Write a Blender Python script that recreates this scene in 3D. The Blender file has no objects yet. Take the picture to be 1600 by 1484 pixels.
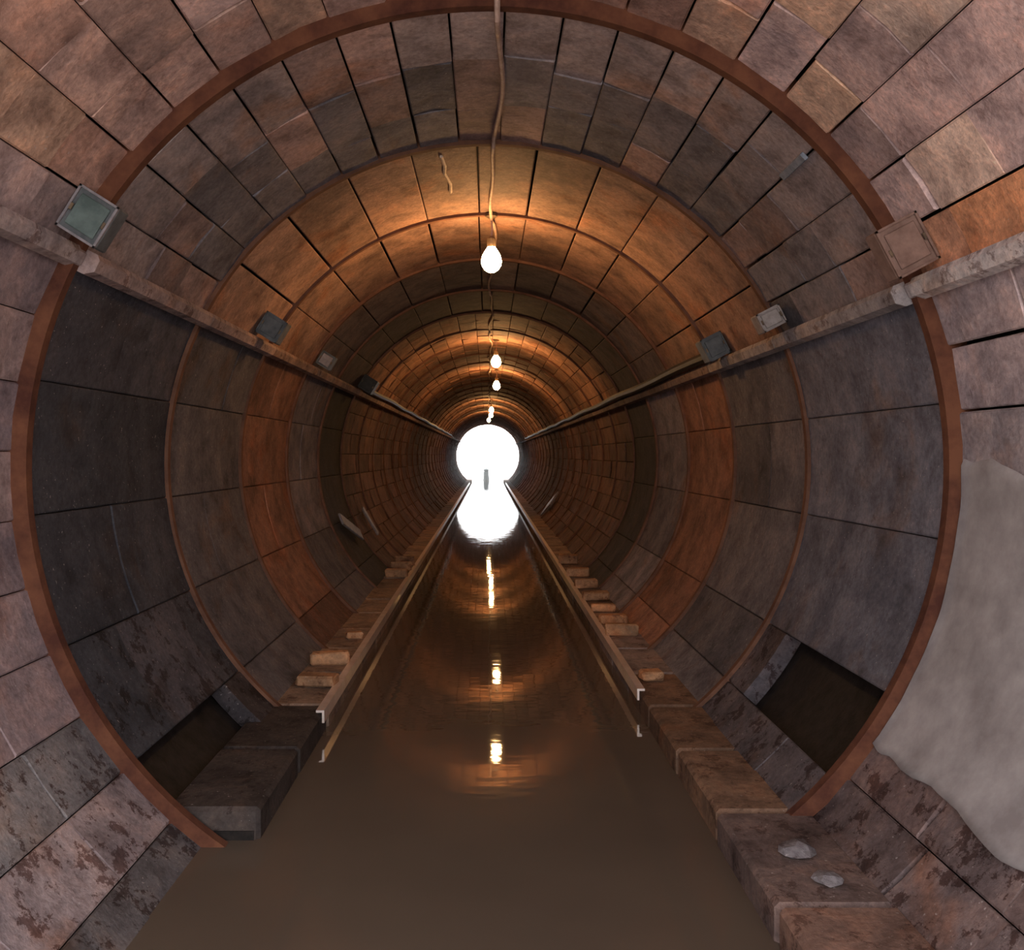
import bpy, bmesh, math, random
from mathutils import Vector, Matrix

sc = bpy.context.scene
C = sc.collection
rnd = random.Random(7)
PI = math.pi
rad = math.radians

# ------------------------------------------------------------------ camera, world, exposure
FPX = 1400.0                      # focal length in pixels of the 1600 px wide frame
VPX, VPY = 762.0, 711.0           # where the tunnel axis vanishes
cam = bpy.data.cameras.new('camera')
cam.sensor_width = 36.0
cam.lens = FPX / 1600.0 * 36.0
cam.shift_x = (800.0 - VPX) / 1600.0
cam.shift_y = (VPY - 742.0) / 1600.0
cam.clip_start = 0.05
cam.clip_end = 1000
camo = bpy.data.objects.new('camera', cam)
C.objects.link(camo)
CAMZ = 0.054
camo.location = (0, 0, CAMZ)
camo.rotation_euler = (PI / 2, 0, 0)
sc.camera = camo

w = bpy.data.worlds.new('overcast_sky')
sc.world = w
w.use_nodes = True
bg = w.node_tree.nodes['Background']
bg.inputs['Color'].default_value = (0.97, 0.98, 1.0, 1)
bg.inputs['Strength'].default_value = 1.0

sc.view_settings.view_transform = 'Standard'
sc.view_settings.look = 'None'
sc.view_settings.gamma = 1.0
sc.view_settings.use_curve_mapping = False
sc.view_settings.exposure = 2.55

# ------------------------------------------------------------------ measures
R = 2.0           # inner radius of the lining beyond the first rib
RN = 2.06         # inner radius of the wider near section
WATER = -1.64
BENCH = -1.50
SEC0, SEC = 3.92, 1.65
YNEAR, YEND = -0.4, 57.5
YFAR = SEC0 + 5 * SEC             # single stones are built up to here

# ------------------------------------------------------------------ materials
def nt(name):
    m = bpy.data.materials.new(name)
    m.use_nodes = True
    n = m.node_tree.nodes
    n['Principled BSDF'].inputs['Specular IOR Level'].default_value = 0.18
    return m, n, m.node_tree.links, n['Principled BSDF']

def noise(n, l, vec, scale, detail=4, rough=0.6, dist=0.0):
    t = n.new('ShaderNodeTexNoise')
    t.inputs['Scale'].default_value = scale
    t.inputs['Detail'].default_value = detail
    t.inputs['Roughness'].default_value = rough
    t.inputs['Distortion'].default_value = dist
    l.new(vec, t.inputs['Vector'])
    return t.outputs['Fac']

def ramp(n, l, fac, stops):
    r = n.new('ShaderNodeValToRGB')
    e = r.color_ramp.elements
    while len(e) < len(stops):
        e.new(0.5)
    for i, (p, c) in enumerate(stops):
        e[i].position = p
        e[i].color = (c[0], c[1], c[2], 1) if len(c) == 3 else c
    l.new(fac, r.inputs['Fac'])
    return r.outputs['Color']

def mix(n, l, mode, a, b, fac=1.0):
    x = n.new('ShaderNodeMix')
    x.data_type = 'RGBA'
    x.blend_type = mode
    if isinstance(fac, float):
        x.inputs[0].default_value = fac
    else:
        l.new(fac, x.inputs[0])
    for sock, v in ((x.inputs[6], a), (x.inputs[7], b)):
        if isinstance(v, tuple):
            sock.default_value = (v[0], v[1], v[2], 1)
        else:
            l.new(v, sock)
    return x.outputs[2]

def stone_mat(name, island=False, spread=0.5, rough=0.8, bump=0.5, speck=0.5, stain=(0.45, 0.24, 0.12), flake=0.35, flake_at=0.60):
    """weathered stone: the colour of each stone comes from its object colour"""
    m, n, l, p = nt(name)
    geo = n.new('ShaderNodeNewGeometry')
    oi = n.new('ShaderNodeObjectInfo')
    rv = geo.outputs['Random Per Island'] if island else oi.outputs['Random']
    mul = n.new('ShaderNodeVectorMath'); mul.operation = 'SCALE'
    cb = n.new('ShaderNodeCombineXYZ')
    for i in range(3):
        l.new(rv, cb.inputs[i])
    l.new(cb.outputs[0], mul.inputs[0]); mul.inputs['Scale'].default_value = 37.0
    add = n.new('ShaderNodeVectorMath'); add.operation = 'ADD'
    l.new(geo.outputs['Position'], add.inputs[0]); l.new(mul.outputs[0], add.inputs[1])
    v = add.outputs[0]
    big = noise(n, l, v, 5.0, 5, 0.65, 0.4)
    fine = noise(n, l, v, 38.0, 3, 0.7)
    wash = noise(n, l, geo.outputs['Position'], 1.7, 4, 0.6, 0.6)
    c = oi.outputs['Color']
    per = ramp(n, l, rv, [(0.0, (1 - spread * .6,) * 3), (0.5, (1.0, .98, .97)), (1.0, (1 + spread * .5, 1 + spread * .42, 1 + spread * .36))])
    c = mix(n, l, 'MULTIPLY', c, per)
    c = mix(n, l, 'MULTIPLY', c, ramp(n, l, big, [(0.28, (.55, .52, .52)), (0.5, (1, 1, 1)), (0.72, (1.35, 1.22, 1.12))]))
    c = mix(n, l, 'MULTIPLY', c, ramp(n, l, fine, [(0.3, (.72, .7, .7)), (0.55, (1, 1, 1)), (0.75, (1.25, 1.22, 1.2))]))
    sf = ramp(n, l, wash, [(0.56, (0, 0, 0)), (0.68, (.5, .5, .5))])
    tint = mix(n, l, 'MULTIPLY', c, (stain[0] * 2.4, stain[1] * 2.7, stain[2] * 3.0))
    c = mix(n, l, 'MIX', c, tint, sf)
    sp = ramp(n, l, noise(n, l, v, 60.0, 2, 0.5), [(0.69, (0, 0, 0)), (0.76, (speck,) * 3)])
    c = mix(n, l, 'MIX', c, (.55, .48, .46), sp)
    fl = ramp(n, l, noise(n, l, geo.outputs['Position'], 7.5, 6, 0.78, 0.15), [(flake_at, (0, 0, 0)), (flake_at + .035, (flake,) * 3)])
    c = mix(n, l, 'MIX', c, mix(n, l, 'MULTIPLY', c, (.34, .25, .23)), fl)
    gr = ramp(n, l, noise(n, l, geo.outputs['Position'], 2.6, 5, 0.65, 0.3), [(0.36, (.62, .63, .66)), (0.55, (1, 1, 1)), (0.75, (1.18, 1.12, 1.06))])
    c = mix(n, l, 'MULTIPLY', c, gr)
    l.new(c, p.inputs['Base Color'])
    p.inputs['Roughness'].default_value = rough
    b = n.new('ShaderNodeBump')
    b.inputs['Strength'].default_value = bump
    b.inputs['Distance'].default_value = 0.02
    hm = n.new('ShaderNodeMath'); hm.operation = 'MULTIPLY_ADD'
    l.new(fine, hm.inputs[0]); hm.inputs[1].default_value = 0.35; l.new(big, hm.inputs[2])
    l.new(hm.outputs[0], b.inputs['Height'])
    l.new(b.outputs['Normal'], p.inputs['Normal'])
    return m

def simple_mat(name, c1, c2, scale=8.0, rough=0.7, metal=0.0, bump=0.3):
    m, n, l, p = nt(name)
    geo = n.new('ShaderNodeNewGeometry')
    f = noise(n, l, geo.outputs['Position'], scale, 5, 0.65)
    l.new(ramp(n, l, f, [(0.35, c1), (0.65, c2)]), p.inputs['Base Color'])
    p.inputs['Roughness'].default_value = rough
    p.inputs['Metallic'].default_value = metal
    b = n.new('ShaderNodeBump'); b.inputs['Strength'].default_value = bump; b.inputs['Distance'].default_value = 0.01
    l.new(f, b.inputs['Height']); l.new(b.outputs['Normal'], p.inputs['Normal'])
    return m

M_STONE = stone_mat('weathered_stone')
M_STONE_FAR = stone_mat('weathered_stone_far', island=True)
M_FLAKE = stone_mat('flaking_stone', spread=0.3, flake=0.9, flake_at=0.54)
M_LEDGE = stone_mat('ledge_stone', spread=0.3, speck=0.4, flake=0.7, flake_at=0.56)
M_MORTAR = simple_mat('dark_mortar', (.010, .008, .007), (.026, .019, .017), 14)  # near black, putting the deep shade of the open hollow into the colour
M_RUST = simple_mat('rusty_rib', (.065, .022, .015), (.155, .06, .032), 5, 0.9)
M_RIB = simple_mat('brown_rib', (.09, .042, .028), (.17, .08, .05), 6, 0.9)
M_PLASTER = simple_mat('pale_plaster', (.25, .218, .218), (.42, .38, .375), 3.6, 0.85, 0, 0.45)
M_BED = simple_mat('silt_bed', (.05, .035, .025), (.09, .07, .05), 6)
M_EARTH = simple_mat('pale_gravel', (.50, .46, .43), (.62, .58, .54), 12, 0.9)
M_CABLE = simple_mat('pale_conduit', (.34, .22, .17), (.5, .35, .29), 20, 0.7)
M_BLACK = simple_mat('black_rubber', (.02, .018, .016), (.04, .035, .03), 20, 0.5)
M_BOX = simple_mat('grey_box_paint', (.07, .075, .08), (.12, .125, .13), 14, 0.5)
M_BOXB = simple_mat('brown_box_paint', (.16, .095, .075), (.25, .155, .125), 14, 0.8)
M_BOXP = simple_mat('pale_box_paint', (.20, .165, .155), (.34, .29, .275), 14, 0.65)
M_PANE = simple_mat('green_grey_cover', (.075, .10, .095), (.15, .19, .18), 7, 0.35)
M_RIM = simple_mat('pale_rim', (.17, .15, .16), (.27, .24, .25), 20, 0.5)
M_LIME = simple_mat('lime_streak', (.5, .38, .3), (.7, .58, .48), 25, 0.7)
M_STEEL = simple_mat('bluish_steel', (.15, .17, .21), (.25, .27, .31), 25, 0.45)
M_POST = simple_mat('grey_post', (.12, .13, .13), (.16, .17, .17), 9, 0.8)
M_BRASS = simple_mat('dull_socket', (.10, .07, .05), (.2, .14, .09), 15, 0.5, 0.3)

def bulb_mat(strength):
    m, n, l, p = nt('glowing_bulb_glass')
    p.inputs['Base Color'].default_value = (1, .85, .6, 1)
    p.inputs['Roughness'].default_value = 0.3
    p.inputs['Emission Color'].default_value = (1.0, .54, .20, 1)
    p.inputs['Emission Strength'].default_value = strength
    return m
M_BULB = bulb_mat(32.0)

def water_mat():
    m, n, l, p = nt('murky_water')
    geo = n.new('ShaderNodeNewGeometry')
    f = noise(n, l, geo.outputs['Position'], 0.8, 3, 0.5)
    l.new(ramp(n, l, f, [(0.3, (.10, .072, .054)), (0.7, (.125, .092, .068))]), p.inputs['Base Color'])
    p.inputs['Roughness'].default_value = 0.03
    p.inputs['IOR'].default_value = 1.42
    p.inputs['Specular IOR Level'].default_value = 0.5
    mp = n.new('ShaderNodeMapping')
    mp.inputs['Scale'].default_value = (1.2, 3.0, 1)
    l.new(geo.outputs['Position'], mp.inputs['Vector'])
    h = noise(n, l, mp.outputs[0], 2.2, 2, 0.5)
    b = n.new('ShaderNodeBump'); b.inputs['Strength'].default_value = 0.06; b.inputs['Distance'].default_value = 0.02
    l.new(h, b.inputs['Height']); l.new(b.outputs['Normal'], p.inputs['Normal'])
    return m
M_WATER = water_mat()

# ------------------------------------------------------------------ helpers
def obj(name, mesh, mat=None, parent=None, color=None):
    if isinstance(mesh, bmesh.types.BMesh):
        me = bpy.data.meshes.new(name)
        bmesh.ops.recalc_face_normals(mesh, faces=mesh.faces[:])
        mesh.to_mesh(me); mesh.free()
        mesh = me
    if mat and not mesh.materials:
        mesh.materials.append(mat)
    o = bpy.data.objects.new(name, mesh)
    C.objects.link(o)
    o.parent = parent
    if color:
        o.color = (color[0], color[1], color[2], 1)
    return o

def tag(o, label=None, cat=None, group=None, kind=None):
    if label: o['label'] = label
    if cat: o['category'] = cat
    if group: o['group'] = group
    if kind: o['kind'] = kind
    return o

def empty(name, loc, rot=(0, 0, 0)):
    o = bpy.data.objects.new(name, None)
    o.empty_display_size = 0.1
    C.objects.link(o)
    o.location = loc; o.rotation_euler = rot
    return o

def pol(r, deg, y):
    a = rad(deg)
    return Vector((r * math.cos(a), y, r * math.sin(a)))

def add_box(bm, c, s, bevel=0.0, mat4=None):
    r = bmesh.ops.create_cube(bm, size=1.0)
    vs = r['verts']
    bmesh.ops.scale(bm, vec=Vector(s), verts=vs)
    if bevel:
        es = list({e for v in vs for e in v.link_edges})
        g = bmesh.ops.bevel(bm, geom=es, offset=bevel, segments=1, affect='EDGES', clamp_overlap=True)
        vs = list({v for f in g['faces'] for v in f.verts} | {v for v in vs if v.is_valid})
    if mat4 is not None:
        bmesh.ops.transform(bm, matrix=mat4, verts=vs)
    bmesh.ops.translate(bm, vec=Vector(c), verts=vs)
    return vs

def arc_prism(bm, r0, r1, a0, a1, y0, y1, n):
    rows = []
    for i in range(n + 1):
        a = a0 + (a1 - a0) * i / n
        rows.append([bm.verts.new(pol(r, a, y)) for r, y in ((r0, y0), (r0, y1), (r1, y1), (r1, y0))])
    for i in range(n):
        for k in range(4):
            bm.faces.new((rows[i][k], rows[i][(k + 1) % 4], rows[i + 1][(k + 1) % 4], rows[i + 1][k]))
    bm.faces.new(rows[0]); bm.faces.new(rows[-1])

def add_tube(bm, pts, r, seg=8):
    rings = []
    for i, p in enumerate(pts):
        t = (pts[min(i + 1, len(pts) - 1)] - pts[max(i - 1, 0)]).normalized()
        u = t.cross(Vector((0.13, 0.21, 0.97)))
        if u.length < 1e-3: u = t.cross(Vector((1, 0, 0)))
        u.normalize(); v = t.cross(u)
        rings.append([bm.verts.new(p + (u * math.cos(2 * PI * k / seg) + v * math.sin(2 * PI * k / seg)) * r) for k in range(seg)])
    for a, b in zip(rings, rings[1:]):
        for k in range(seg):
            bm.faces.new((a[k], a[(k + 1) % seg], b[(k + 1) % seg], b[k]))
    bm.faces.new(rings[0]); bm.faces.new(rings[-1])

def lathe(bm, prof, seg=20, c=(0, 0, 0)):
    rings = []
    for r, z in prof:
        if r < 1e-5:
            rings.append([bm.verts.new((c[0], c[1], c[2] + z))])
        else:
            rings.append([bm.verts.new((c[0] + r * math.cos(2 * PI * k / seg), c[1] + r * math.sin(2 * PI * k / seg), c[2] + z)) for k in range(seg)])
    for a, b in zip(rings, rings[1:]):
        for k in range(seg):
            k2 = (k + 1) % seg
            if len(a) == 1 and len(b) == 1: continue
            if len(a) == 1: bm.faces.new((a[0], b[k], b[k2]))
            elif len(b) == 1: bm.faces.new((a[k], a[k2], b[0]))
            else: bm.faces.new((a[k], a[k2], b[k2], b[k]))

# ------------------------------------------------------------------ the setting: shells
def shell(name, a0, a1, n, label):
    bm = bmesh.new()
    arc_prism(bm, RN + .11, RN + .45, a0, a1, YNEAR, SEC0, n)
    arc_prism(bm, R + .11, R + .45, a0, a1, SEC0, YEND, n)
    o = obj(name, bm, M_MORTAR)
    return tag(o, label, None, None, 'structure')

ceiling = shell('ceiling', 22.5, 153.0, 40, 'stone block vault curving over the flooded tunnel')
wall_right = shell('wall_right', -58.0, 22.5, 26, 'curved stone wall of the tunnel below the right ledge')
wall_left = shell('wall_left', 153.0, 238.0, 26, 'curved stone wall of the tunnel below the left ledge')
bm = bmesh.new()
arc_prism(bm, R + .11, R + .45, 238, 302, YNEAR, YEND, 20)
floor = tag(obj('floor', bm, M_BED), 'silty tunnel invert under the water', None, None, 'structure')

# ------------------------------------------------------------------ the stones of the lining
def brick_verts(r, width_deg, jit, rg, inset=.007, gap=.003, depth=.10):
    """one curved stone, y from 0 to 1 before scaling; returns vertices and faces"""
    h = rad(width_deg) / 2
    vs = []
    nk = 3
    for (rr, ins, j) in ((r, inset, jit), (r + .006, 0.0, 0.0), (r + depth, 0.0, 0.0)):
        da = (gap + ins) / r
        for yy in (0, 1):
            for k in range(3):
                a = (-1, 0, 1)[k] * (h - da)
                rj = rr + (rg.uniform(-j, j) if j else 0)
                vs.append([a, rj, yy, min(gap, .003) + ins * .35])
    # order per ring: 0,1,2 (y0) then 3,4,5 (y1)
    fs = [(0, 1, 4, 3), (1, 2, 5, 4)]
    loop = (0, 1, 2, 5, 4, 3)
    for b in (0, 6):
        for i in range(6):
            p, q = loop[i], loop[(i + 1) % 6]
            fs.append((b + p, b + q, b + 6 + q, b + 6 + p))
    fs += [(12, 15, 16, 13), (13, 16, 17, 14)]
    return vs, fs

def brick_mesh(r, width_deg, length, k, gap, mat):
    rg = random.Random(k * 31 + 5)
    if width_deg > 10:                                       # wide slabs: more facets so that they follow the curve
        nseg = 6
        h = rad(width_deg) / 2
        vs = []
        for rr, ins in ((r, .007), (r + .006, 0.0), (r + .10, 0.0)):
            da = (gap + ins) / r
            for yy in (0, 1):
                for q in range(nseg + 1):
                    aa = (-1 + 2 * q / nseg) * (h - da)
                    vs.append([aa, rr, yy, min(gap, .003) + ins * .35])
        m = 2 * (nseg + 1)
        fs = [(q, q + 1, q + nseg + 2, q + nseg + 1) for q in range(nseg)]
        loop = list(range(nseg + 1)) + list(range(m - 1, nseg, -1))
        for b in (0, m):
            for i in range(len(loop)):
                p, q = loop[i], loop[(i + 1) % len(loop)]
                fs.append((b + p, b + q, b + m + q, b + m + p))
        fs += [tuple(2 * m + i for i in f) for f in fs[:nseg]]
    else:
        vs, fs = brick_verts(r, width_deg, .005, rg, gap=gap)
    pts = [(rr * math.cos(a), (g if yy == 0 else length - g), rr * math.sin(a)) for a, rr, yy, g in vs]
    me = bpy.data.meshes.new('stone')
    me.from_pydata(pts, [], fs)
    me.update()
    bm = bmesh.new(); bm.from_mesh(me); bmesh.ops.recalc_face_normals(bm, faces=bm.faces[:]); bm.to_mesh(me); bm.free()
    me.materials.append(mat)
    return me

CACHE = {}
def get_brick(r, wdeg, length, gap, mat):
    length = max(.12, round(length / .03) * .03) if abs(length - SEC) > .001 else length
    key = (r, round(wdeg, 2), round(length, 3), gap, rnd.randrange(3), mat.name)
    if key not in CACHE:
        CACHE[key] = brick_mesh(r, wdeg, length, len(CACHE), gap, mat)
    return CACHE[key], length

def mixc(a, b, t):
    return tuple(x + (y - x) * t for x, y in zip(a, b))

TAN, PINK, PURPLE, RED, DARK_GREY, BROWN = (.46, .31, .21), (.43, .30, .26), (.37, .30, .31), (.36, .21, .16), (.13, .125, .13), (.33, .19, .13)

def tint(side, ang, y):
    u = rnd.random()
    if y < SEC0 - .05:
        if side == 'c':
            c = rnd.choice([TAN, PINK, PINK, PURPLE, RED, TAN] if ang > 60 else [(.52, .37, .25), (.48, .36, .31), (.43, .36, .37), PURPLE, (.58, .49, .41)])  # lighter palette on the right puts the stronger daylight into the colour
            c = mixc(c, (.44, .32, .265), .4)
            if ang < 29.5: c = mixc((.50, .25, .13), (.44, .27, .19), u)
        elif side == 'r':
            c = mixc((.46, .39, .385), (.41, .345, .34), u)
            if ang < 10: c = mixc(c, (.45, .40, .395), .85)
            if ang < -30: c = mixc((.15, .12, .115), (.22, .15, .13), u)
        else:
            c = mixc((.31, .23, .215), (.28, .22, .225), u)
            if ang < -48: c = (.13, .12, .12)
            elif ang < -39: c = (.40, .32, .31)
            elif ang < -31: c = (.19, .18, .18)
        return c
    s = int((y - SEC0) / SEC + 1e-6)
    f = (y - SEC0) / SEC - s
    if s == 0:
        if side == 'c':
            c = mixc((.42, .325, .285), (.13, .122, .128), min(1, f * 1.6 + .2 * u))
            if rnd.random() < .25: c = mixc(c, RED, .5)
            if ang < 50 or ang > 130: c = mixc(c, DARK_GREY, .35)  # vault flanks mixed towards dark grey
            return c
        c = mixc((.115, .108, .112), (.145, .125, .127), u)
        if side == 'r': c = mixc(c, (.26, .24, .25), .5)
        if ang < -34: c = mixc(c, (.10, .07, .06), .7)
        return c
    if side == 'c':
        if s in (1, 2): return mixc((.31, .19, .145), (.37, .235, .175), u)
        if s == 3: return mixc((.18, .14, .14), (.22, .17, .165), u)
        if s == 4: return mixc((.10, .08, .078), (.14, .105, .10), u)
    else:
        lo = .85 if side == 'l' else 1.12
        c = {1: (.125, .115, .128), 2: (.25, .125, .088), 3: (.20, .175, .20), 4: (.045, .038, .038)}.get(s)  # wall tones lowered and cooled in place of weaker lamp light
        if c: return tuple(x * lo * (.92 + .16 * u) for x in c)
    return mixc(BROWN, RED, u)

def rows(side):
    """angular courses of a side as (elevation of the centre for tinting, polar centre, width)"""
    if side == 'c':
        wd = (153.0 - 22.5) / 18
        return [(22.5 + wd * (i + .5), 22.5 + wd * (i + .5), wd) for i in range(18)]
    if side == 'r':
        wd = 7.9
        return [(22.5 - wd * (i + .5), 22.5 - wd * (i + .5), wd) for i in range(10)]
    wd = 8.35
    return [(27 - wd * (i + .5), 153 + wd * (i + .5), wd) for i in range(10)]

def cuts(y0, y1, n, j):
    st = (y1 - y0) / n
    return [y0] + [y0 + st * i + rnd.uniform(-j, j) * st for i in range(1, n)] + [y1]

def from_bounds(side, bs):
    out = []
    for hi, lo in zip(bs, bs[1:]):
        mid = (hi + lo) / 2
        out.append((mid, mid if side != 'l' else 180 - mid, abs(hi - lo)))
    return out
WIDE = {'c': from_bounds('c', [22.5, 34, 46, 57.5, 69, 81, 92, 104, 116, 129, 141, 153]),
        'r': from_bounds('r', [22.5, 8, -9, -29.5, -42, -56.5]),
        'l': from_bounds('l', [27, 11, -6, -23, -39.8, -56.5])}

# colour gains standing in for light: near section, just past first rib, farther in
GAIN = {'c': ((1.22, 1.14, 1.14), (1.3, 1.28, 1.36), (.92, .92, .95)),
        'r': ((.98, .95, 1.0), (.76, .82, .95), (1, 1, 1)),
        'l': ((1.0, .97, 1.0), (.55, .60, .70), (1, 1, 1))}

def place(side, parent, el, th, wd, a, b, rr, jit):
    mid = (a + b) / 2
    if side == 'r' and -42 < el < -29.5 and 3.9 < a and b < 5.3: return        # stones fallen out
    if side == 'l' and -57 < el < -40 and 3.9 < a and b < 5.3: return
    low = mid < SEC0 + SEC and el < -29
    gap = .008 if rnd.random() < (.28 if side == 'c' else .0) else .0022
    if side == 'r' and mid < SEC0 and 10 < el: gap = .008
    me, ln = get_brick(rr, wd, b - a, gap, M_FLAKE if low and side != 'c' else M_STONE)
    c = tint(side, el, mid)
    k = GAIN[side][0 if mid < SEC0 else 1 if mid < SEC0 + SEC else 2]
    if side == 'c' and mid < SEC0 and el < 65: k = tuple(x * 1.25 for x in k)  # right of the near vault brightened in place of stronger daylight
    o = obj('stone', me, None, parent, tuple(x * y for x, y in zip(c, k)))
    pr = rnd.uniform(-jit, jit)
    n = pol(1, th, 0)
    o.location = (n.x * pr, a, n.z * pr)
    o.rotation_euler = (0, -rad(th), 0)

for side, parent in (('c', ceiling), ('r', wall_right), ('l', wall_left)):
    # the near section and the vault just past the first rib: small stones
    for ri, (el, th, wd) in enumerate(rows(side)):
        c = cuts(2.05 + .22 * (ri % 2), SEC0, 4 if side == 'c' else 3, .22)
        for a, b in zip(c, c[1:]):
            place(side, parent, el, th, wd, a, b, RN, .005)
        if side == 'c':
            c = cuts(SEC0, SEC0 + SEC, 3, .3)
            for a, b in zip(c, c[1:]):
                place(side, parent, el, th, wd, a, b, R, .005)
    # farther in: large slabs as long as a section
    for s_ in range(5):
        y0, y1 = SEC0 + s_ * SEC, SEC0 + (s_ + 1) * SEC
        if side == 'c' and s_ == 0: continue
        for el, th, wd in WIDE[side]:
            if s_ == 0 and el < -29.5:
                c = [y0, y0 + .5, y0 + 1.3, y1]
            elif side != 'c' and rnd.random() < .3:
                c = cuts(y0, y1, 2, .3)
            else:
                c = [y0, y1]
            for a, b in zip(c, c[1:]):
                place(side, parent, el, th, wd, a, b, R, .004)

def stuff_bricks(side, parent, y0, y1, rr, step, color, name):
    vs, fs = [], []
    k = 0
    for ri, (el, th, wd) in enumerate(rows(side)):
        y = y0 + 0.0
        while y < y1 - .05:
            ln = min(step * rnd.uniform(.75, 1.25), y1 - y)
            if y1 - y - ln < .2: ln = y1 - y
            bv, bf = brick_verts(rr + rnd.uniform(-.008, .01), wd, .006, rnd)
            b0 = len(vs)
            for a, r_, yy, g in bv:
                vs.append((r_ * math.cos(a + rad(th)), y + (g if yy == 0 else ln - g), r_ * math.sin(a + rad(th))))
            fs += [tuple(b0 + i for i in f) for f in bf]
            y += ln
    me = bpy.data.meshes.new(name)
    me.from_pydata(vs, [], fs); me.update()
    bm = bmesh.new(); bm.from_mesh(me); bmesh.ops.recalc_face_normals(bm, faces=bm.faces[:]); bm.to_mesh(me); bm.free()
    me.materials.append(M_STONE_FAR)
    o = obj(name, me, None, parent, color)
    o['kind'] = 'stuff'

for side, parent in (('c', ceiling), ('r', wall_right), ('l', wall_left)):
    stuff_bricks(side, parent, YNEAR, 2.03, RN, .5, PINK if side != 'r' else (.44, .37, .36), 'stones_by_the_entrance')
    stuff_bricks(side, parent, YFAR, YEND, R, .82, (.34, .185, .12) if side == 'c' else (.13, .075, .056), 'distant_stones')  # distant walls coloured darker than the vault to imitate weaker lamp light

# ------------------------------------------------------------------ ribs (trim)
tn = [0]
def trim(mesh, mat, label):
    tn[0] += 1
    o = obj('trim_%d' % tn[0], mesh, mat)
    return tag(o, label, None, None, 'structure')

def rib_mesh(r0, r1, wdt):
    bm = bmesh.new()
    arc_prism(bm, r0, r1, -56, 236, 0, wdt, 120)
    me = bpy.data.meshes.new('rib')
    bmesh.ops.recalc_face_normals(bm, faces=bm.faces[:])
    bm.to_mesh(me); bm.free()
    return me
m1 = rib_mesh(1.994, 2.14, .05); m1.materials.append(M_RUST)
r1 = trim(m1, None, 'rust brown hoop rib nearest the camera where the tunnel narrows')
r1.location.y = SEC0 - .05
m2 = rib_mesh(1.978, 2.09, .045); m2.materials.append(M_RIB)
NUM = ['second', 'third', 'fourth', 'fifth', 'sixth', 'seventh', 'eighth']
ns = int((YEND - SEC0) / SEC)
for i in range(1, ns + 1):
    lab = ('brown stone hoop rib, %s from the camera' % NUM[i - 1]) if i <= 7 else 'thin brown hoop rib deep in the tunnel towards the bright mouth'
    o = trim(m2, None, lab)
    if i > 7: o['group'] = 'distant hoop ribs'
    o.location.y = SEC0 + i * SEC - .03

# ------------------------------------------------------------------ ledges along both haunches
def ledge_mesh(r, ln):
    """moulded ledge stone at polar angle 0 (pointing to +x), top to +z"""
    bm = bmesh.new()
    prof = [(r + .09, .055), (r - .055, .055), (r - .075, .035), (r - .075, -.02), (r - .035, -.05), (r + .09, -.05)]
    a = [bm.verts.new((x, .006, z)) for x, z in prof]
    b = [bm.verts.new((x, ln - .006, z)) for x, z in prof]
    bm.faces.new(a); bm.faces.new(b)
    for i in range(6):
        j = (i + 1) % 6
        bm.faces.new((a[i], a[j], b[j], b[i]))
    bmesh.ops.recalc_face_normals(bm, faces=bm.faces[:])
    me = bpy.data.meshes.new('ledge_stone'); bm.to_mesh(me); bm.free()
    me.materials.append(M_LEDGE)
    return me
lm_near, lm = ledge_mesh(RN, 1.08), ledge_mesh(R, SEC)
for th, side in ((153.0, 'left'), (22.5, 'right')):
    bmr = bmesh.new()
    arc_prism(bmr, R + .05, R + .105, th - 1.2, th + 1.2, YNEAR, YEND, 2)
    par = trim(bmr, M_MORTAR, 'projecting stone ledge running along the %s side at the foot of the vault' % side)
    flip = (side == 'left')
    ys = [(SEC0 - 1.08 * k - 1.08, lm_near) for k in range(4)] + [(SEC0 + k * SEC, lm) for k in range(ns)]
    for y, me in ys:
        near = y < SEC0 - .01
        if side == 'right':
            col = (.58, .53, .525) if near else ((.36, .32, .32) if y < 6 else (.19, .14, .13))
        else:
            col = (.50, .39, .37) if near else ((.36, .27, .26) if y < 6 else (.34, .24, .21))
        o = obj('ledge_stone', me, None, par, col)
        o.location = (0, y, 0)
        # tilt of each stone follows the wall; on the left the profile is mirrored by turning it about the vertical axis
        if flip:
            o.rotation_euler = (0, -rad(27), PI)
            o.location = (0, y + (1.08 if near else SEC), 0)
        else:
            o.rotation_euler = (0, -rad(th), 0)

# ------------------------------------------------------------------ benches at the water
def bench(side, sgn, y0):
    bmr = bmesh.new()
    add_box(bmr, (sgn * 1.28, (y0 + YEND) / 2, -1.80), (.50, YEND - y0, .40))
    par = trim(bmr, M_MORTAR, 'low stone bench along the %s edge of the water' % side)
    y = y0
    k = 0
    while y < YEND - .3:
        ln = .82 if y < 16 else 1.65
        if y + ln > YEND: ln = YEND - y
        bm = bmesh.new()
        add_box(bm, (sgn * (1.21 + rnd.uniform(-.008, .008)), y + ln / 2, -1.67 + rnd.uniform(-.006, .004)), (.42, ln - .014, .34), .018)
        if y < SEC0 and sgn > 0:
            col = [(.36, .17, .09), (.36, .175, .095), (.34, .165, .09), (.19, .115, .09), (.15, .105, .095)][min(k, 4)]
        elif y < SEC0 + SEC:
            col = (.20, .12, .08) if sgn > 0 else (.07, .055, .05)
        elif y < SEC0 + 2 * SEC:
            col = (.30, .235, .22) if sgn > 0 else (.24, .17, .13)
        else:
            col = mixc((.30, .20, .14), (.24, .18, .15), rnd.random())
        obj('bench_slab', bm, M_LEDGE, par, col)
        y += ln; k += 1
bench('right', 1, SEC0 - 5 * .82)
bench('left', -1, SEC0 + .02)

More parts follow.
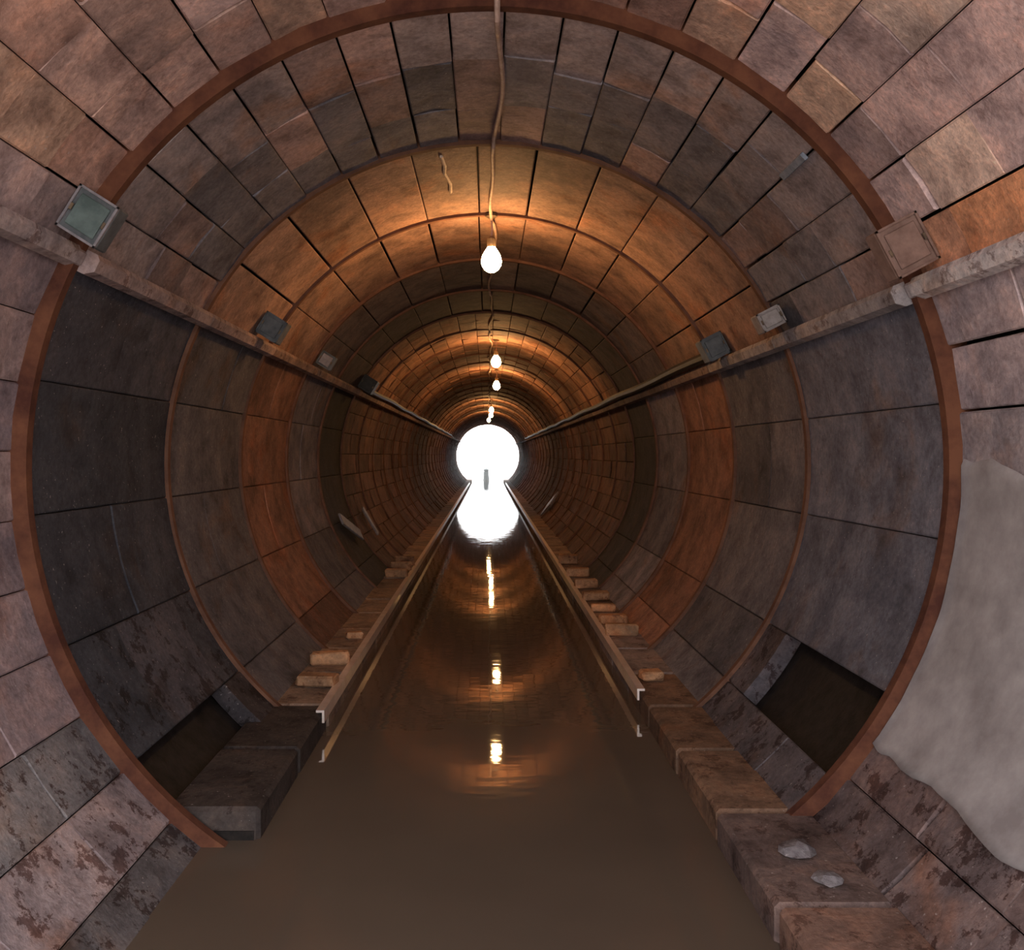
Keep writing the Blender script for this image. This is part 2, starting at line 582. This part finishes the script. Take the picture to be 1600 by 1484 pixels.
# pale strips added on the bench corners for the light their edges catch
M_EDGE = simple_mat('pale_edging', (.74, .58, .51), (.86, .73, .67), 9, 0.36, 0.6, 0.1)
for sgn, side, y0 in ((1, 'right', 5.9), (-1, 'left', 5.4)):
    bm = bmesh.new()
    prof = [(.985, -1.56), (.985, -1.484), (1.035, -1.484), (1.035, -1.498), (.999, -1.498), (.999, -1.56)]
    a = [bm.verts.new((sgn * x, y0, z)) for x, z in prof]
    b = [bm.verts.new((sgn * x, 50.0, z)) for x, z in prof]
    bm.faces.new(a); bm.faces.new(b)
    for i in range(6):
        j = (i + 1) % 6
        bm.faces.new((a[i], a[j], b[j], b[i]))
    trim(bm, M_EDGE, 'thin pale edging along the waterside corner of the %s bench' % side)

# ------------------------------------------------------------------ pale plaster skin on the near right wall
def plaster():
    bm = bmesh.new()
    ny, na = 46, 30
    rg = random.Random(3)
    grid = {}
    from mathutils import noise as mn
    for i in range(ny + 1):
        y = 0.6 + (SEC0 - .06 - 0.6) * i / ny
        low = -36.0 + 2.4 * mn.noise((y * 1.9, 3.1, 0)) + 1.3 * mn.noise((y * 7.0, 1.1, 4))
        top = 1.0 + 5.5 * mn.noise((y * 1.1, 8.1, 2)) + 1.5 * mn.noise((y * 6.0, 5.1, 4))
        for j in range(na + 1):
            a = low + (top - low) * j / na
            th = .010 + .006 * mn.noise((y * 3, a * .2, 1))
            if j in (0,): th = .014
            if j == na: th = -.006
            rr = RN - .008 - th
            grid[i, j] = bm.verts.new(pol(rr, a, y))
    base = {}
    for i in range(ny + 1):
        for j in (0, na):
            v = grid[i, j].co
            k = (RN + .02) / math.hypot(v.x, v.z)
            base[i, j] = bm.verts.new((v.x * k, v.y, v.z * k))
    for i in range(ny):
        for j in range(na):
            bm.faces.new((grid[i, j], grid[i + 1, j], grid[i + 1, j + 1], grid[i, j + 1]))
        for j in (0, na):
            bm.faces.new((grid[i, j], grid[i + 1, j], base[i + 1, j], base[i, j]))
    o = obj('plaster_coat', bm, M_PLASTER, wall_right)
    o['label'] = 'pale plaster coat with a ragged lower edge'
    for f in o.data.polygons: f.use_smooth = True
plaster()

# ------------------------------------------------------------------ water, unseen pale apron added outside the entrance to bounce daylight onto the vault
bm = bmesh.new()
def quad(bm, pts):
    bm.faces.new([bm.verts.new(p) for p in pts])
quad(bm, [(-1.35, YNEAR, WATER), (1.35, YNEAR, WATER), (1.35, YEND, WATER), (-1.35, YEND, WATER)])
wtr = obj('water', bm, M_WATER)
tag(wtr, 'still murky brown water flooding the floor of the tunnel', 'water', None, 'stuff')
bm = bmesh.new()
quad(bm, [(-150, YEND, WATER), (150, YEND, WATER), (150, 500, WATER), (-150, 500, WATER)])
tag(obj('open_water', bm, M_WATER), 'bright open water beyond the far tunnel mouth', 'water', None, 'stuff')
bm = bmesh.new()
add_box(bm, (0, YNEAR - 30, WATER - .25), (80, 60, .5))
tag(obj('ground', bm, M_EARTH), 'pale gravel ground outside the near end of the tunnel', None, None, 'structure')

# ------------------------------------------------------------------ lamps on the crown
def lamp_thing(y, x, label, sz=1.0):
    top = math.sqrt((R - .01) ** 2 - x * x)
    zc = 1.625
    t = empty('hanging_bulb', (x, y, zc))
    tag(t, label, 'light bulb', 'bulbs hanging from the crown')
    bm = bmesh.new()
    prof = [(0, -.105), (.03, -.10), (.058, -.08), (.078, -.048), (.083, -.012), (.074, .03), (.055, .066), (.038, .09), (.03, .105), (0, .105)]
    lathe(bm, [(r * sz, z * sz) for r, z in prof], 18)
    g = obj('bulb_glass', bm, M_BULB, t)
    for f in g.data.polygons: f.use_smooth = True
    bm = bmesh.new()
    lathe(bm, [(0, .10), (.034, .10), (.036, .12), (.036, .165), (.02, .185), (0, .185)], 14)
    obj('socket', bm, M_BRASS, t)
    bm = bmesh.new()
    add_tube(bm, [Vector((0, 0, .18)), Vector((.006, 0, .25)), Vector((0, 0, top - zc - .003))], .009, 6)
    obj('cord', bm, M_CABLE, t)
    bm = bmesh.new()
    lathe(bm, [(0, top - zc), (.05, top - zc), (.05, top - zc - .02), (.02, top - zc - .035), (0, top - zc - .035)], 14)
    obj('ceiling_rose', bm, M_BRASS, t)
    return t
LAMPS = [(7.2, .03, 'large glowing bulb hanging nearest the camera under the orange lit vault'),
         (15.0, .14, 'second glowing bulb from the camera, above the bright tunnel mouth'),
         (20.2, .20, 'third glowing bulb from the camera, just below the second'),
         (31.0, .13, 'fourth glowing bulb from the camera, close above the bright mouth'),
         (35.0, .13, 'fifth glowing bulb from the camera, nearly touching the bright mouth'),
         (40.0, .05, 'farthest glowing bulb, at the top edge of the bright mouth')]
for y, x, lab in LAMPS:
    lamp_thing(y, x, lab)

# conduit along the crown
bm = bmesh.new()
pts = []
y = .2
while y < 54:
    x = .045 + .022 * math.sin(y * 1.7) + .012 * math.sin(y * 4.1 + 1)
    r_ = (RN if y < SEC0 - .1 else R) - .026
    if abs((y - SEC0) / SEC - round((y - SEC0) / SEC)) < .06 and y > 3.5: r_ = 1.945
    pts.append(Vector((x, y, math.sqrt(r_ * r_ - x * x))))
    y += .1 if y < 14 else .3
add_tube(bm, pts, .013, 6)
cb = obj('electric_conduit', bm, M_CABLE)
tag(cb, 'thin pale conduit running along the crown of the vault', 'conduit')

# black tubes added for the dark streaks of shadow and soot above the ledges
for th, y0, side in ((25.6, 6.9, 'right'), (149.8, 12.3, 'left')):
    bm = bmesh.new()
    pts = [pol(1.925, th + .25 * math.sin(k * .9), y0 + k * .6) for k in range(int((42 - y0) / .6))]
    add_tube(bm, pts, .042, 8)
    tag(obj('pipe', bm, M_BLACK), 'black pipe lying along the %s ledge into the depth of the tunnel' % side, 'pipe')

# ------------------------------------------------------------------ boxes on the ledges
def box_thing(y, th, r, size, mat, cover, label, roll=0):
    n = pol(r, th, y)
    t = empty('junction_box', n, (0, -rad(th) + roll, 0))    # local x = radial outward, y = along tunnel, z = tangential
    tag(t, label, 'box', 'boxes on the ledges')
    sx, sy, sz = size
    bm = bmesh.new(); add_box(bm, (0, 0, 0), (sx, sy, sz), .008)
    b = obj('body', bm, mat, t)
    bm = bmesh.new(); add_box(bm, (0, -sy / 2 - .006, 0), (sx * .72, .014, sz * .72), .004)
    cv = obj('cover', bm, cover, t)
    bm = bmesh.new()
    wv = .010
    for cx, cz, ax, az in ((0, sz / 2 - wv / 2, sx, wv), (0, -sz / 2 + wv / 2, sx, wv), (sx / 2 - wv / 2, 0, wv, sz), (-sx / 2 + wv / 2, 0, wv, sz)):
        add_box(bm, (cx, -sy / 2 - .005, cz), (ax, .012, az))
    obj('rim', bm, M_RIM if cover is M_PANE else mat, t)
    for k in (-1, 1):
        bm = bmesh.new(); add_box(bm, (k * sx * .41, -sy / 2 - .01, 0), (.012, .01, .03), .002)
        obj('latch', bm, M_BRASS, cv)
    return t
box_thing(3.76, 147.8, 1.955, (.19, .10, .20), M_BOX, M_PANE, 'grey-green square box beside the nearest rib on the left ledge')
box_thing(6.75, 148.0, 1.90, (.18, .14, .18), M_BOX, M_BOX, 'grey box on the left ledge, second from the camera')
box_thing(9.0, 148.2, 1.90, (.15, .12, .15), M_BOX, M_RIM, 'small grey box with pale cover on the left ledge, third from the camera')
box_thing(12.0, 148.0, 1.88, (.20, .20, .20), M_BLACK, M_BLACK, 'dark box on the left ledge, farthest of the left boxes')
box_thing(3.74, 28.0, 1.955, (.19, .10, .22), M_BOXB, M_BOXB, 'brown square box beside the nearest rib on the right ledge')
box_thing(5.40, 27.2, 1.90, (.15, .12, .12), M_BOXP, M_BOXP, 'pale weathered box on the right ledge just before the second rib')
box_thing(6.75, 27.0, 1.90, (.17, .16, .18), M_BOX, M_BOX, 'grey box on the right ledge beyond the second rib')

# ------------------------------------------------------------------ loose blocks on the benches
def block(x, y, s, rz, col, label, z=BENCH):
    bm = bmesh.new()
    add_box(bm, (0, 0, s[2] / 2 + .003), s, .014)
    rg = random.Random(int(abs(x) * 1000 + y * 77))
    for v in bm.verts:
        v.co += Vector((rg.uniform(-.008, .008), rg.uniform(-.008, .008), rg.uniform(-.001, .008) if v.co.z > s[2] / 2 else 0))
    o = obj('stone_block', bm, M_LEDGE, None, col)
    o.location = (x, y, z); o.rotation_euler.z = rz
    tag(o, label, 'stone block', 'loose blocks on the benches')
GOLD = (.42, .235, .13)
ORD = ['nearest', 'second', 'third', 'fourth', 'fifth', 'sixth', 'seventh', 'farthest']
RB = [(1.13, 6.2, (.16, .12, .06), .1), (1.15, 7.70, (.28, .09, .10), -.05), (1.16, 8.25, (.26, .10, .08), .12), (1.15, 8.9, (.24, .12, .07), -.1),
      (1.16, 9.6, (.28, .14, .09), .0), (1.15, 10.5, (.27, .14, .10), .1), (1.16, 11.5, (.28, .18, .10), -.05), (1.15, 12.8, (.28, .14, .13), -.1)]
for i, (x, y, s, rz) in enumerate(RB):
    block(x, y, s, rz, GOLD, 'tan block lying across the right bench, %s from the camera' % ORD[i])
LB = [(-1.15, 6.05, (.26, .14, .07), -.1), (-1.17, 6.65, (.28, .10, .09), .15), (-1.13, 7.6, (.14, .10, .05), .3),
      (-1.16, 11.4, (.28, .12, .10), 0), (-1.16, 12.0, (.28, .06, .12), .05), (-1.16, 12.5, (.28, .06, .14), .1)]
for i, (x, y, s, rz) in enumerate(LB):
    block(x, y, s, rz, GOLD, 'tan block lying across the left bench, %s from the camera' % (ORD[i] if i < 5 else 'farthest'))
# pale rubble on the near right bench
for i, (x, y, s, lab) in enumerate([(1.21, 3.50, (.13, .11, .05), 'pale lump of fallen plaster on the right bench beside the nearest rib'),
                                    (1.24, 3.27, (.09, .09, .035), 'smaller pale lump of fallen plaster on the right bench, nearer the camera')]):
    bm = bmesh.new()
    bmesh.ops.create_icosphere(bm, subdivisions=2, radius=.5)
    rg = random.Random(40 + i)
    for v in bm.verts:
        v.co *= rg.uniform(.78, 1.08)
        v.co.x *= s[0] * 1.25; v.co.y *= s[1] * 1.25
        v.co.z = max(v.co.z * s[2] * 1.5, -.2 * s[2]) + .2 * s[2] + .001
    o = obj('plaster_lump', bm, M_LEDGE, None, (.17, .15, .158))
    o.location = (x, y, BENCH); o.rotation_euler.z = .4 + i
    tag(o, lab, 'plaster lump', 'fallen plaster on the right bench')

# ------------------------------------------------------------------ small things on the vault
bm = bmesh.new()
pp = [pol(R - .006, a, yy) for a, yy in ((98.6, 5.75), (98.2, 5.95), (98.5, 6.1), (97.6, 6.35), (97.8, 6.55))]
add_tube(bm, pp, .012, 5)
o = obj('lime_streak', bm, M_LIME, ceiling); o['label'] = 'pale lime streak along a joint'
bm = bmesh.new()
add_box(bm, (0, 0, 0), (.02, .30, .04), .004)
o = obj('metal_strip', bm, M_STEEL)
tag(o, 'short bluish metal strip on the right of the vault just past the nearest rib', 'strip')
o.location = pol(R - .012, 44.5, 4.16); o.rotation_euler = (0, -rad(44.5), rad(0))

# pale boards on the lower walls, far in
def board(p, q, wdt, th, label):
    p, q = Vector(p), Vector(q)
    d = (q - p)
    c = (p + q) / 2
    nrm = Vector((c.x, 0, c.z)).normalized()
    ux = d.normalized(); uy = nrm.cross(ux).normalized(); uz = ux.cross(uy)
    bm = bmesh.new()
    add_box(bm, (0, 0, 0), (d.length, wdt, th), .006)
    o = obj('board', bm, M_RIM)
    o.matrix_world = Matrix.Translation(c - nrm * .03) @ Matrix((ux, uy, uz)).transposed().to_4x4()
    tag(o, label, 'board', 'pale boards low on the walls')
board((-1.83, 11.0, -.74), (-1.68, 11.7, -1.0), .16, .03, 'pale grey board low on the left wall, nearer of two')
board((-1.83, 12.9, -.72), (-1.62, 13.0, -1.10), .14, .03, 'pale grey board low on the left wall, farther of two')
board((1.66, 22.0, -1.02), (1.45, 22.4, -1.32), .5, .04, 'pale grey board low on the right wall near the bright mouth')

# ------------------------------------------------------------------ post in the water at the far mouth
t = empty('marker_post', (-.10, YEND + 3.0, WATER - .3))
tag(t, 'small grey post standing in the water at the bright tunnel mouth', 'post')
bm = bmesh.new()
lathe(bm, [(0, 0), (.22, 0), (.21, .3), (.17, .85), (.15, .95), (0, .95)], 14)
obj('shaft', bm, M_POST, t)
bm = bmesh.new()
lathe(bm, [(0, .95), (.19, .95), (.19, 1.0), (.12, 1.08), (0, 1.10)], 14)
obj('cap', bm, M_POST, t)
